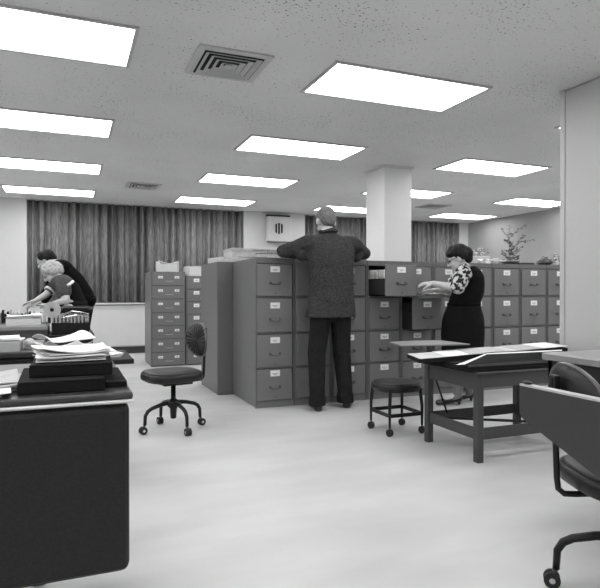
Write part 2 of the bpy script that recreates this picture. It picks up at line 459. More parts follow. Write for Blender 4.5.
tag(MB().box(1.565, 1.825, 8.03, 8.33, 1.255, 1.365, .003).build('paper_stack', 'paper'), 'stack of papers inside the low wire basket', 'papers')

# boxes on the rear row of cabinets
t = tag(MB().box(0, .60, 0, .40, 0, .052, .003, Matrix.Rotation(.10, 4, 'Z')).build('flat_box', 'folder'), 'long flat pale box lying lowest on the rear filing cabinets', 'box'); t.location = (1.40, 5.56, 1.324)
bx = thing('document_box', 'flat pale document box with handwriting on its side, lying on the lower box', 'box', (1.52, 5.58, 1.378))
MB().box(0, .62, 0, .34, 0, .085, .003).build('carton', 'folder', bx)
MB().box(-.004, .624, -.004, .344, .06, .092, .002).build('lid', 'paper_g', bx)
b = MB(); rnd = random.Random(3)
for r in range(2):
    x = .22+.03*r
    while x < .56:
        l = rnd.uniform(.006, .02); b.box(x, x+l, -.0055, -.0045, .066-r*.03, .080-r*.03+rnd.uniform(-.004, .004)); x += l+.006
b.build('handwriting', 'ink', bx)
tag(MB().box(2.16, 2.30, 5.60, 5.80, 1.324, 1.44, .004).build('card_box', 'paper'), 'small white card box beside the flat boxes, near the elbow of the man', 'box')

# wall speaker
t = thing('wall_speaker', 'white wall box with a round slotted grille, high between the curtains', 'speaker', (3.36, 9.86, 1.955))
MB().box(0, .46, 0, .12, 0, .455, .008).build('housing', 'wall', t)
MB().box(.0, .44, .02, .12, .455, .485).build('top_bracket', 'gap', t)
MB().box(.01, .45, .01, .12, -.018, -.001).build('bottom_bracket', 'cab', t)
b = MB(); cx, cz, R = .215, .235, .10
b.m('ventdark')
for xc in (-.055, 0, .055):
    hw = .017; pts = []
    for s_ in (-1, 1):
        xs = [xc-hw, xc, xc+hw] if s_ < 0 else [xc+hw, xc, xc-hw]
        for x in xs: pts.append((cx+x, -.004, cz+s_*math.sqrt(max(R*R-x*x, 0))))
    b.prism(pts, (0, .003, 0))
b.build('grille_slot', 'ventdark', t)
b = MB(); N = 32
b.tube([(cx+(R+.006)*math.cos(2*PI*i/N), -.001, cz+(R+.006)*math.sin(2*PI*i/N)) for i in range(N+1)], .003, 6); b.build('grille_ring', 'lightmetal', t)

# ------------------------------------------------------------------ things on the right of the row
def leafy(b, p, d, n, r, rnd, size=.03):
    for i in range(n):
        f = (i+1)/n; q = V3(p)+V3(d)*f
        a = rnd.uniform(0, 2*PI); el = rnd.uniform(-.6, .6)
        ax = V3((math.cos(a)*math.cos(el), math.sin(a)*math.cos(el), math.sin(el)))
        u_ = ax.orthogonal().normalized(); L = size*rnd.uniform(.7, 1.3); W = L*.26
        b.poly([q, q+ax*L*.5+u_*W, q+ax*L, q+ax*L*.5-u_*W, q+ax*L*.5+ax.cross(u_)*.004, q+ax*L*.5-ax.cross(u_)*.002],
               [(0, 1, 4), (1, 2, 4), (2, 3, 4), (3, 0, 4), (1, 0, 5), (2, 1, 5), (3, 2, 5), (0, 3, 5)])
t = thing('potted_plant', 'branching small-leaved plant in a low dark dish on the cabinets', 'plant', (onv(510.5, 260, 4.98).x, 4.98, 1.324))
MB().lathe([(.06, 0), (.085, .012), (.095, .035), (.088, .035), (.08, .02)], n=28).build('dish', 'pot', t, smooth=True)
MB().lathe([(.078, .018), (.07, .028), (.02, .036)], n=20).build('soil', 'gap', t)
rnd = random.Random(11); tw = MB(); lf = MB()
br = [((0, 0, .03), (-.02, 0, .22), (.015, .03, .43)), ((0, 0, .20), (-.03, 0, .31), (-.14, 0, .40)), ((.0, 0, .30), (.10, .02, .38), (.23, 0, .46)),
      ((.0, 0, .14), (.10, 0, .25), (.33, .02, .29)), ((0, 0, .06), (-.06, 0, .10), (-.11, .02, .16)), ((0, 0, .05), (.06, 0, .12), (.13, -.03, .21)),
      ((0, 0, .1), (.02, 0, .17), (.0, -.04, .25)), ((0, 0, .22), (-.05, 0, .27), (-.10, 0, .27)), ((.1, 0, .25), (.16, .02, .30), (.2, 0, .33))]
for a, m_, c_ in br:
    tw.tube([a, m_, c_], [.003, .0025, .0015], 5)
    leafy(lf, a, V3(m_)-V3(a), 7, 0, rnd, .036); leafy(lf, m_, V3(c_)-V3(m_), 11, 0, rnd, .034)
for i in range(30):
    leafy(lf, (rnd.uniform(-.05, .06), rnd.uniform(-.05, .05), rnd.uniform(.03, .17)), (.005, 0, .01), 1, 0, rnd, .055)
tw.build('stem', 'twig', t, smooth=True); lf.build('leaves', 'leaf', t)
tr = tag(MB().box(0, .16, 0, .10, 0, .018, .004).build('flat_tray', 'pot'), 'flat black tray lying right of the potted plant on the cabinets', 'tray'); tr.location = (onv(523, 261, 4.80).x, 4.80, 1.324)
t = thing('shrubby_plant', 'small dark bushy plant in a low bowl on the cabinets, near the right pillar', 'plant', (onv(545, 260, 4.93).x, 4.93, 1.324))
MB().lathe([(.05, 0), (.08, .02), (.085, .03), (.06, .03)], n=24).build('bowl', 'pot', t, smooth=True)
lf = MB()
for i in range(110):
    a = rnd.uniform(0, 2*PI); r = rnd.uniform(0, .085); leafy(lf, (r*math.cos(a), r*math.sin(a), .025+rnd.uniform(0, .08)*(1-r/.1)), (.003, 0, .006), 1, 0, rnd, .03)
lf.build('leaves', 'leaf', t)
t = thing('small_vase', 'slim pale vase with small leaves at the right pillar edge, on the cabinets', 'vase', (onv(556, 260, 4.98).x, 4.98, 1.324))
MB().lathe([(.02, 0), (.03, .03), (.022, .09), (.012, .13), (.016, .15)], n=20).build('vessel', 'petal', t, smooth=True)
lf = MB()
for i in range(40): leafy(lf, (rnd.uniform(-.06, .05), rnd.uniform(-.04, .04), rnd.uniform(.03, .13)), (.003, 0, .004), 1, 0, rnd, .032)
lf.build('leaves', 'leaf', t)
t = thing('flower_arrangement', 'pale box of small flowers on the cabinets behind the woman in black', 'flowers', (onv(479.5, 260, 5.15).x, 5.15, 1.324))
MB().box(-.10, .10, -.06, .06, 0, .10, .006).build('box', 'wall', t)
lf = MB()
for i in range(26): leafy(lf, (rnd.uniform(-.09, .09), rnd.uniform(-.05, .05), rnd.uniform(.1, .17)), (.003, 0, .004), 1, 0, rnd, .028)
lf.build('foliage', 'leaf', t)
for i in range(22):
    f_ = MB(); f_.ell((0, 0, 0), (.010, .010, .008), seg=6, rings=4); fo = f_.build('flower', 'petal', t); fo.location = (rnd.uniform(-.09, .09), rnd.uniform(-.05, .05), rnd.uniform(.108, .19))
lf = MB(); rnd = random.Random(5)
for i in range(26):
    c_ = (rnd.uniform(-.15, .15), rnd.uniform(-.09, .03), rnd.uniform(.01, .04)); lf.box(-.03, .03, -.02, .02, -.002, .002, 0, Matrix.Translation(c_) @ Matrix.Rotation(rnd.uniform(0, 3), 4, 'Z') @ Matrix.Rotation(rnd.uniform(-.9, .9), 4, 'X'))
o = tag(lf.build('crumpled_papers', 'paper'), 'crumpled white papers heaped on the cabinets left of the potted plant', 'papers'); o.location = (onv(488, 260, 4.92).x, 4.92, 1.33)

# ------------------------------------------------------------------ swivel chair
def chair_proto():
    t = thing('swivel_chair', '', 'chair')
    # hub and column
    MB().lathe([(.016, .085), (.022, .09), (.026, .16), (.05, .185), (.05, .215), (.03, .225), (.018, .235), (.018, .37)], n=16).build('column', 'black', t, smooth=True)
    for k in range(4):
        a = math.radians(4)+k*PI/2; d = V3((math.cos(a), math.sin(a), 0))
        pts = [d*.03+V3((0, 0, .205)), d*.10+V3((0, 0, .197)), d*.17+V3((0, 0, .178)), d*.20+V3((0, 0, .160)), d*.218+V3((0, 0, .13)), d*.222+V3((0, 0, .065))]
        lg = MB().tube(pts, [.017, .015, .014, .014, .013, .012], 10).build('leg', 'black', t, smooth=True)
        p = d*.235; b = MB(); b.m('rubber'); s_ = V3((-d.y, d.x, 0))
        for sg in (-1, 1):
            b.tube([p+s_*sg*.004+V3((0, 0, .028)), p+s_*sg*.018+V3((0, 0, .028))], .0275, 18)
        b.m('chrome_b'); b.tube([p-s_*.021+V3((0, 0, .028)), p+s_*.021+V3((0, 0, .028))], .010, 10)
        b.m('chrome'); b.tube([d*.222+V3((0, 0, .075)), d*.226+V3((0, 0, .055)), p+V3((0, 0, .034))], .009, 8)
        b.build('caster', 'rubber', lg, smooth=False)
    # seat: rounded square cushion with a piped edge
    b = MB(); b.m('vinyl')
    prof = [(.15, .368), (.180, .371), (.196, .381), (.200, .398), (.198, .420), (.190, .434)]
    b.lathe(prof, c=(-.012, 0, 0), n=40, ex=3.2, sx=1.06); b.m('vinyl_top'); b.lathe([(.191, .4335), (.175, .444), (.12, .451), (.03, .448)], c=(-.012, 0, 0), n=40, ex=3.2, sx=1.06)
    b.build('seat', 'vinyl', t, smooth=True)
    MB().box(-.11, .11, -.11, .11, .345, .368, .004).build('seat_plate', 'black', t)
    # J-shaped back support, behind (+X is the back)
    b = MB(); pts = [(.05, 0, .356), (.18, 0, .353), (.220, 0, .355), (.240, 0, .372), (.245, 0, .41), (.252, 0, .60), (.255, 0, .74)]
    b.tube(pts, .010, 10); b.box(.243, .262, -.022, .022, .58, .75, .003); b.build('back_support', 'black', t, smooth=False)
    # oval pleated pad, curved
    n, r = 36, 10; vs_ = []; f = []
    def P_(th, q, side):
        yy = .185*q*math.cos(th); zz = .125*q*math.sin(th)
        bulge = (.026*math.sqrt(max(0, 1-q*q))+(.007*math.cos(th*22) if side < 0 else 0)*q)
        x = .214-.9*yy*yy
        return (x+side*bulge+(-.004), yy, .658+zz)
    b = MB(); b.m('vinyl')
    for side in (-1, 1):
        b_m = 'vinyl'; vs_ = [P_(0, 0, side)]; f = []
        for i in range(1, r+1):
            q = i/r
            for k in range(n*2): vs_.append(P_(2*PI*k/(n*2), q, side))
        K = n*2
        for k in range(K): f.append((0, 1+k, 1+(k+1) % K))
        for i in range(r-1):
            for k in range(K): a0 = 1+i*K; f.append((a0+k, a0+K+k, a0+K+(k+1) % K, a0+(k+1) % K))
        b.poly(vs_, f)
    b.m('chrome'); K = 48
    b.tube([P_(2*PI*k/K, 1, 0) for k in range(K+1)], .008, 8)
    b.build('backrest', 'vinyl', t, smooth=True)
    return t
ch = chair_proto()
ch['label'] = 'dark armless swivel chair on four casters in the open floor left of the cabinets'
ch.location = (.715, 4.275, 0); ch.rotation_euler = (0, 0, math.radians(12)); ch['group'] = 'armless swivel chairs'
ch2 = copy_tree(ch); ch2.location = (1.728, 1.345, 0); ch2.rotation_euler = (0, 0, PI-.35)
for c_ in ch2.children:
    if c_.name.startswith('leg'): c_.rotation_euler = (0, 0, -.45)
ch2['label'] = 'dark swivel chair at the right edge, half hidden by the pulled-out desk drawer'

# ------------------------------------------------------------------ stool
t = thing('low_stool', 'low dark stool on four casters in front of the filing cabinets', 'stool', (2.232, 3.625, 0), .0)
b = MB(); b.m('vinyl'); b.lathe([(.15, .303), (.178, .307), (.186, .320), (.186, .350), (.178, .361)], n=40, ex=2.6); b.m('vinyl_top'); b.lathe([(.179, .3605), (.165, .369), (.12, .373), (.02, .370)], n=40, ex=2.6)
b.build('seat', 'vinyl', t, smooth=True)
for sx in (-1, 1):
    for sy in (-1, 1):
        x, y = .148*sx, .148*sy
        b = MB(); b.tube([(x*.92, y*.92, .325), (x, y, .20), (x, y, .062)], [.015, .013, .009], 8); lg = b.build('leg', 'black', t)
        b = MB(); b.m('chrome'); b.tube([(x, y, .07), (x, y, .03)], .007, 8); b.m('rubber'); b.tube([(x-.012, y-.006, .027), (x+.012, y+.006, .027)], .0265, 18); b.build('caster', 'rubber', lg)
for a in range(4):
    c0 = [(-1, -1), (1, -1), (1, 1), (-1, 1)][a]; c1 = [(1, -1), (1, 1), (-1, 1), (-1, -1)][a]
    p0, p1 = V3((.148*c0[0], .148*c0[1], .145)), V3((.148*c1[0], .148*c1[1], .145))
    if c0[1] == c1[1]: MB().box(min(p0.x, p1.x), max(p0.x, p1.x), p0.y-.005, p0.y+.005, .132, .158).build('stretcher', 'black', t)
    else: MB().box(p0.x-.005, p0.x+.005, min(p0.y, p1.y), max(p0.y, p1.y), .132, .158).build('stretcher', 'black', t)

t.scale = (.91, .91, 1)
# ------------------------------------------------------------------ low metal table at the right
TX0, TX1, TY0, TY1, TH = 2.255, 3.07, 2.745, 3.30, .543
t = thing('metal_table', 'low grey metal machine table on four square legs, right of the stool', 'table', (0, 0, 0))
for x in (TX0, TX1-.045):
    for y in (TY0, TY1-.045): MB().box(x, x+.045, y, y+.045, 0, TH-.012, .003).build('leg', 'table', t)
MB().box(TX0-.01, TX1+.01, TY0-.01, TY1+.01, TH-.012, TH, .003).build('tabletop', 'table', t)
b = MB(); z0 = TH-.095
b.box(TX0+.045, TX1-.045, TY0+.008, TY0+.02, z0, TH-.012); b.box(TX0+.045, TX1-.045, TY1-.02, TY1-.008, z0, TH-.012)
b.box(TX0+.008, TX0+.02, TY0+.045, TY1-.045, z0-.01, TH-.012); b.box(TX1-.02, TX1-.008, TY0+.045, TY1-.045, z0-.01, TH-.012)
b.build('apron', 'table', t)
MB().box(TX0+.045, TX1-.045, TY0+.012, TY0+.024, .135, .205).build('stretcher', 'table', t)
MB().box(TX0+.045, TX1-.045, TY1-.024, TY1-.012, .135, .205).build('stretcher', 'table', t)
MB().box(TX0+.012, TX0+.024, TY0+.045, TY1-.045, .135, .205).build('stretcher', 'table', t)
MB().box(TX1-.024, TX1-.012, TY0+.045, TY1-.045, .135, .205).build('stretcher', 'table', t)
b = MB(); b.tube([(TX0+.06, TY1-.03, TH-.08), (TX0+.16, TY1-.04, .19)], .007, 8); b.build('brace', 'black', t)
b = MB(); b.tube([(TX0+.05, TY1-.05, .17), (TX1-.05, TY0+.05, .165)], .009, 8); b.build('brace', 'black', t)
# raised leaf on a post at its rear left corner
t = thing('raised_shelf', 'thin pale metal leaf on a short post at the rear of the metal table', 'shelf', (0, 0, 0))
q = [onz(x_, y_, .668) for x_, y_ in ((389.5, 341.8), (402, 345.4), (470, 343.8), (441, 340.3), (416, 340.4))]
b = MB(); b.prism(q, (0, 0, -.008)); b.build('leaf', 'shelfgrey', t)
pp = V3((2.285, 3.29, 0))
MB().box(pp.x-.012, pp.x+.018, pp.y-.01, pp.y+.01, TH, .659).build('post', 'table', t)
# lower dark tray, ledger, tilted page block
t = thing('ledger_tray', 'wide dark metal ledger tray lying lowest on the low metal table', 'tray', (0, 0, 0))
MB().box(2.20, 3.14, 2.77, 3.24, TH+.001, TH+.045, .004).build('tray', 'ledger', t)
MB().box(2.20, 3.14, 2.765, 2.770, TH+.032, TH+.045).build('rim', 'table', t)
def sheaf(parent, name, pts, th, key, n=1):
    b = MB(); b.prism([V3(p) for p in pts], (0, 0, th)); return b.build(name, key, parent)
t = thing('ledger_binder', 'open black ledger binder with a white page border, lying at the table front', 'ledger', (0, 0, 0))
q = [onv(453, 365.8, 2.785), onv(487, 353.2, 2.95), onv(562, 349.5, 2.95), onv(562, 363, 2.785)]
b = MB(); lo = [V3((p.x, p.y, TH+.0465)) for p in q]; hi = [p-V3((0, 0, .004)) for p in q]
b.poly(lo+hi, [(3, 2, 1, 0), (4, 5, 6, 7)]+[(k, (k+1) % 4, (k+1) % 4+4, k+4) for k in range(4)]); b.build('back_cover', 'ledger', t)
b = MB(); b.prism([p-V3((0, 0, .0035)) for p in q], (0, 0, .003)); b.build('pages', 'paper', t)
q2 = [q[0].lerp(q[3], .09), q[1].lerp(q[2], .05).lerp(q[0].lerp(q[3], .09), .16), q[2].lerp(q[3], .16), q[3]]
b = MB(); b.prism(q2, (0, 0, .004)); b.build('front_cover', 'ledger', t)
def inset(q, d):
    c_ = sum(q, V3())/len(q); return [c_+(p-c_)*d for p in q]
t = thing('record_book', 'long black record book with white pages, overhanging the table ends at the rear', 'ledger', (0, 0, 0))
q = [V3((1.995, 2.975, TH+.072)), V3((3.22, 2.98, TH+.097)), V3((3.27, 3.24, TH+.101)), V3((2.08, 3.24, TH+.074))]
b = MB(); b.prism([p-V3((0, 0, .030)) for p in inset(q, 1.0)], (0, 0, .024)); b.build('cover', 'ledger', t)
rnd = random.Random(2)
for k in range(6):
    s0 = k/6; n_ = 5
    a0 = q[0].lerp(q[1], s0*.98); a1 = q[0].lerp(q[1], min(1, s0+.24)); d0 = q[3].lerp(q[2], s0*.98); d1 = q[3].lerp(q[2], min(1, s0+.24))
    dz = V3((0, 0, -.005+.0022*(k % 3)+.001*k)); rt_ = rnd.uniform(-.012, .012)
    b = MB(); b.prism([a0+dz+V3((rt_, .004*k % .01, 0)), a1+dz+V3((rt_, 0, .002)), d1+dz, d0+dz], (0, 0, .002)); b.build('page', 'paper' if k in (1, 5) else 'folder' if k in (0, 3) else 'paper_g', t)

# ------------------------------------------------------------------ right-hand desk with a pulled-out drawer
t = thing('office_desk', 'dark metal desk with pale top at the right edge, long drawer pulled out', 'desk', (0, 0, 0))
DX = 1.93
MB().box(DX, 3.1, .55, 1.93, .712, .742, .004).build('desktop', 'pale_top', t)
b = MB(); b.box(DX+.02, DX+.50, .58, 1.15, .12, .711, .004); b.box(DX+.02, 3.07, 1.89, 1.91, .52, .711); b.box(DX+.02, DX+.04, 1.20, 1.91, .56, .711); b.box(3.05, 3.07, .58, 1.89, .12, .711)
b.build('pedestal', 'desk', t)
for x, y in ((DX+.04, .62), (2.60, 1.88), (3.03, .62), (3.03, 1.88)): MB().box(x-.015, x+.015, y-.015, y+.015, -.015, .12 if y < 1 else .53).build('leg', 'black', t)
dr = MB(); F = 1.33
dr.m('drawer_front'); prof = []
for y, z in ((1.42, .711), (1.42, .625), (1.408, .609), (1.39, .602), (.68, .34), (.58, .34), (.58, .711)): prof.append((F, y, z))
dr.prism(prof, (.03, 0, 0))
d_ = dr.build('drawer', 'drawer_front', t)
b = MB(); b.m('lightmetal'); b.box(F, F+.030, .58, 1.42, .7115, .7175); b.box(F+.03, F+.085, .58, 1.12, .706, .710); b.build('top_edge', 'lightmetal', d_)
b = MB(); b.m('desk'); b.box(F+.03, DX+.02, 1.10, 1.108, .60, .69); b.box(F+.03, DX+.02, .60, .608, .60, .69); b.box(F+.03, DX+.02, .608, 1.10, .60, .606); b.build('drawer_box', 'desk', d_)
p = onz(551, 387, .7175)
b = MB(); b.m('black'); b.ell((F+.014, p.y, .7225), (.010, .020, .006)); b.build('catch', 'black', d_)

# ------------------------------------------------------------------ near left desk
t = thing('office_desk', 'large dark metal desk filling the lower left corner, ledgers on it', 'desk', (0, 0, 0))
b = MB(); b.m('desk_top'); b.box(-1.35, .155, 1.55, 2.31, .722, .74, .006, seg=2); b.build('desktop', 'desk_top', t)
b = MB(); b.box(-1.352, .157, 1.548, 2.312, .712, .7215, .003); b.build('edge_strip', 'edge', t)
def rounded_box(x0, x1, y0, y1, z0, z1, r, key, name, parent):
    b = MB(); pts = []
    for cx, cy, a0 in ((x1-r, y1-r, 0), (x0+r, y1-r, 90), (x0+r, y0+r, 180), (x1-r, y0+r, 270)):
        for k in range(6): a = math.radians(a0+90*k/5); pts.append((cx+r*math.cos(a), cy+r*math.sin(a), z0))
    b.prism(pts, (0, 0, z1-z0)); return b.build(name, key, parent)
b = MB(); b.box(-1.33, .148, 1.562, 2.29, .262, .711, .022, seg=3); b.build('pedestal', 'desk', t, smooth=False)
for x, y in ((-1.25, 1.72), (-.50, 1.72), (-1.25, 2.2), (-.10, 2.2)): MB().box(x-.02, x+.02, y-.02, y+.02, -.022, .30).build('leg', 'black', t)

def block(x0, x1, y0, y1, z0, z1, rz, name, key, lab=None, cat=None, parent=None, bev=.003):
    cx, cy = (x0+x1)/2, (y0+y1)/2
    b = MB(); b.box(x0-cx, x1-cx, y0-cy, y1-cy, 0, z1-z0, bev); o = b.build(name, key, parent); o.location = (cx, cy, z0); o.rotation_euler = (0, 0, rz)
    if lab: tag(o, lab, cat)
    return o
def binder(lab, x0, x1, y0, y1, z0, z1, rz):
    cx, cy = (x0+x1)/2, (y0+y1)/2; t = thing('ledger_binder', lab, 'ledger', (cx, cy, z0), rz); h = z1-z0; X, Y = (x1-x0)/2, (y1-y0)/2
    MB().box(-X, X, -Y, Y, 0, .006, .002).build('back_cover', 'ledger', t); MB().box(-X, X, -Y, Y, h-.006, h, .002).build('front_cover', 'ledger', t)
    MB().box(-X, X, -Y, -Y+.006, .006, h-.006).build('spine', 'ledger', t)
    MB().box(-X+.008, X-.008, -Y+.01, Y-.008, .007, h-.007).build('pages', 'paper_g', t); return t
binder('thick black ledger binder at the bottom of the stack on the near left desk', -.125, .085, 1.60, 1.90, .741, .774, .02)
binder('thinner black ledger lying right of and against the bottom binder on the near left desk', .092, .148, 1.64, 1.95, .741, .757, 0)
binder('black ledger binder directly under the loose white sheets on the near left desk', -.095, .115, 1.66, 1.95, .775, .808, -.03)
def loose_sheets(lab, cx, cy, z, w_, d_, n, rz, seed, curl=.02, key='paper', step=.0035):
    t = thing('paper_stack', lab, 'papers', (cx, cy, z), rz); rnd = random.Random(seed)
    for k in range(n):
        b = MB(); N = 8; vs_ = []; f = []
        a = rnd.uniform(-.14, .14); ox, oy = rnd.uniform(-.012, .012), rnd.uniform(-.012, .012); ca, sa = math.cos(a), math.sin(a)
        phs = rnd.uniform(0, 6); cu = curl*k/n
        for top in (0, 1):
            for i in range(N+1):
                for j in range(N+1):
                    x = (i/N-.5)*w_; y = (j/N-.5)*d_
                    zz = k*step+top*.0022+cu*(abs(x/w_*2)**2)*.5*(1+math.sin(phs+3*y/d_))*.8+cu*.4*(1+math.sin(4*x/w_+phs))*.5
                    vs_.append((x*ca-y*sa+ox, x*sa+y*ca+oy, zz))
        W = (N+1)
        for i in range(N):
            for j in range(N):
                q = i*W+j; f.append((q, q+1, q+W+1, q+W)); q += W*W; f.append((q, q+W, q+W+1, q+1))
        for i in range(N):
            for (u0, u1) in (((i)*W, (i+1)*W), ((i)*W+N, (i+1)*W+N), (i, i+1), (N*W+i, N*W+i+1)): f.append((u0, u1, u1+W*W, u0+W*W))
        b.poly(vs_, f); b.build('sheet', key, t, smooth=False)
    return t
loose_sheets('loose heap of white sheets on top of the black binders, near left desk', .012, 1.80, .812, .180, .21, 7, .1, 4, .018, step=.0035)
loose_sheets('crumpled sheets behind the white heap on the near left desk', -.010, 2.07, .742, .15, .14, 8, .5, 9, .05, step=.012)
loose_sheets('grey papers at the left end of the near left desk, beside the binders', -.20, 1.78, .742, .14, .24, 6, .15, 12, .01, 'paper_g')
block(-.315, -.245, 2.02, 2.10, .742, .795, .1, 'paper_cup', 'paper', 'small white card box behind the grey papers on the near left desk', 'box').name = 'card_box'
loose_sheets('thin pale sheets in front of the grey papers, left edge of near desk', -.20, 1.62, .742, .10, .10, 3, .0, 15, .01)

# ------------------------------------------------------------------ middle left desk with trays, small typing table
t = thing('office_desk', 'dark desk at the left edge behind the near desk, papers in a tray on it', 'desk', (0, 0, 0))
MB().box(-1.4, -.13, 2.98, 3.72, .715, .74, .005).build('desktop', 'desk_top', t)
b = MB(); b.box(-1.38, -.15, 3.0, 3.70, .14, .714, .008); b.m('gap') ; b.build('pedestal', 'desk', t)
for k in range(2):
    o = MB().box(-.62, -.18, 2.988, 3.0, .58-.2*k, .70-.2*k, .002).build('drawer', 'desk', t)
    b = MB(); b.box(-.46, -.34, 2.975, 2.988, .645-.2*k, .655-.2*k); b.build('handle', 'chrome', o)
for x, y in ((-1.33, 3.05), (-.2, 3.05), (-1.33, 3.65), (-.2, 3.65)): MB().box(x-.02, x+.02, y-.02, y+.02, 0, .14).build('leg', 'black', t)
t = thing('letter_tray', 'pale letter tray filled with white papers on the middle left desk', 'tray', (-.38, 3.14, .741))
b = MB(); b.box(-.17, .16, -.12, .12, 0, .006); b.box(-.17, .16, -.12, -.115, .006, .045); b.box(-.17, .16, .115, .12, .006, .045); b.box(.155, .16, -.115, .115, .006, .045); b.build('tray', 'lightmetal', t)
tag(MB().box(-.54, -.235, 3.03, 3.25, .748, .782, .002).build('paper_stack', 'paper'), 'white papers lying in the pale letter tray on the middle left desk', 'papers')
loose_sheets('white sheets spread on top of the papers in the letter tray, left edge', -.37, 3.15, .784, .30, .20, 4, .05, 21, .015)
o = MB(); o.ell((0, 0, .026), (.026, .06, .026)); o.box(-.022, .022, -.05, .05, 0, .02); tag(o.build('paper_bundle', 'paper_g', smooth=True), 'rounded grey bundle beside the letter tray on the middle left desk', 'bundle').location = (-.185, 3.16, .741)
t = thing('typing_table', 'small low table with a thin dark top, behind the near left desk', 'table', (0, 0, 0))
MB().box(-.08, .325, 3.20, 3.72, .635, .662, .004).build('tabletop', 'desk', t)
b = MB(); b.tube([(0, 3.46, .04), (0, 3.46, .635)], .02, 12); b.build('post', 'black', t)
MB().box(-.10, .05, 3.28, 3.64, 0, .04, .005).build('foot', 'black', t)
loose_sheets('few white sheets lying on the small low typing table', .17, 3.38, .663, .15, .20, 4, .5, 31, .03)

# ------------------------------------------------------------------ far left desk, accounting machine
t = thing('office_desk', 'pale-topped desk at the far left, with papers, before the two stooping people', 'desk', (0, 0, 0))
MB().box(-1.9, -.17, 5.22, 5.95, .705, .74, .005).build('desktop', 'pale_top', t)
MB().box(-1.88, -.168, 5.23, 5.93, .14, .704, .004).build('pedestal', 'table', t)
for x, y in ((-1.8, 5.3), (-.25, 5.3), (-1.8, 5.88), (-.25, 5.88)): MB().box(x-.02, x+.02, y-.02, y+.02, 0, .14).build('leg', 'black', t)
t = thing('machine_stand', 'black stand carrying the accounting machine, right of the far desk', 'stand', (0, 0, 0))
MB().box(-.165, .20, 5.20, 5.80, .63, .66, .003).build('tabletop', 'black', t)
MB().box(-.16, .19, 5.23, 5.78, .12, .63, .003).build('cabinet', 'black', t)
for x, y in ((-.1, 5.25), (.13, 5.25), (-.1, 5.75), (.13, 5.75)): MB().box(x-.015, x+.015, y-.015, y+.015, 0, .12).build('leg', 'black', t)
t = thing('accounting_machine', 'black accounting machine with a round paper reel, below the stooping woman', 'machine', (0, 5.25, .661))
b = MB(); b.prism([(-.14, 0, 0), (-.14, .42, 0), (-.14, .42, .16), (-.14, .20, .17), (-.14, .0, .10)], (.30, 0, 0)); b.build('body', 'black', t)
b = MB(); rnd = random.Random(8)
for i in range(9):
    for j in range(5):
        x = -.12+i*.03; y = .03+j*.032; b.ell((x, y, .112+.07*y/.2+.006), (.009, .009, .006), seg=8, rings=5)
b.build('keys', 'cab', t)
b = MB(); b.tube([(-.18, .28, .20), (.20, .28, .20)], .028, 18); b.build('platen', 'rubber', t, smooth=False)
b = MB(); b.m('paper_g'); b.tube([(-.135, -.01, .212), (-.135, .05, .212)], .068, 32); b.m('lightmetal'); b.tube([(-.135, -.014, .212), (-.135, -.008, .212)], .040, 24); b.m('black'); b.tube([(-.135, -.02, .212), (-.135, -.01, .212)], .016, 16); b.build('paper_reel', 'folder', t)
b = MB(); b.box(-.165, -.145, 0, .04, .10, .20); b.box(-.17, .18, .30, .32, .17, .235, .002); b.box(-.05, .16, .24, .26, .20, .222); b.build('carriage', 'black', t)
b = MB(); b.tube([(-.04, .1, .17), (.02, .08, .195), (.10, .08, .185), (.16, .1, .17)], .006, 6); b.tube([(-.06, .05, .14), (.06, .02, .165), (.16, .04, .14)], .005, 6); b.build('guide_rods', 'chrome_b', t)
loose_sheets('white forms standing out of the accounting machine, under the arm of the woman', .03, 5.645, .840, .20, .09, 5, .1, 41, .03)
block(-.49, -.225, 5.26, 5.42, .741, .80, .06, 'folder_stack', 'paper_e', 'stack of white folders on the far left desk', 'papers')
loose_sheets('untidy sheets on the folder stack, far left desk', -.36, 5.34, .803, .26, .14, 5, .12, 43, .03)
def rack(lab, x, y, w_, n):
    t = thing('card_rack', lab, 'card rack', (x, y, .741)); rnd = random.Random(int(x*100))
    b = MB(); b.box(0, w_, 0, .14, 0, .008); b.box(0, .006, 0, .14, .008, .10); b.box(w_-.006, w_, 0, .14, .008, .10); b.build('frame', 'cab', t)
    for i in range(n):
        xx = .012+(w_-.03)*i/n; b = MB(); b.box(xx, xx+.010, .02, .12, .009, .09+rnd.uniform(0, .035)); b.build('card', ['paper', 'folder', 'ledger'][rnd.randrange(3)], t)
    return t
rack('open rack of mixed cards on the far left desk, left of the reel', -.56, 5.60, .20, 9)
rack('second open rack of cards on the far left desk, beside the reel of the machine', -.345, 5.60, .17, 8)

for o in list(C.objects):       # the near desks stand a little higher on their feet
    lb = o.get('label', '')
    if 'behind the near left' in lb: continue
    if 'near left desk' in lb or 'lower left corner' in lb or 'left edge of near desk' in lb: o.location.z += .022
    elif 'long drawer pulled out' in lb: o.location.z += .015

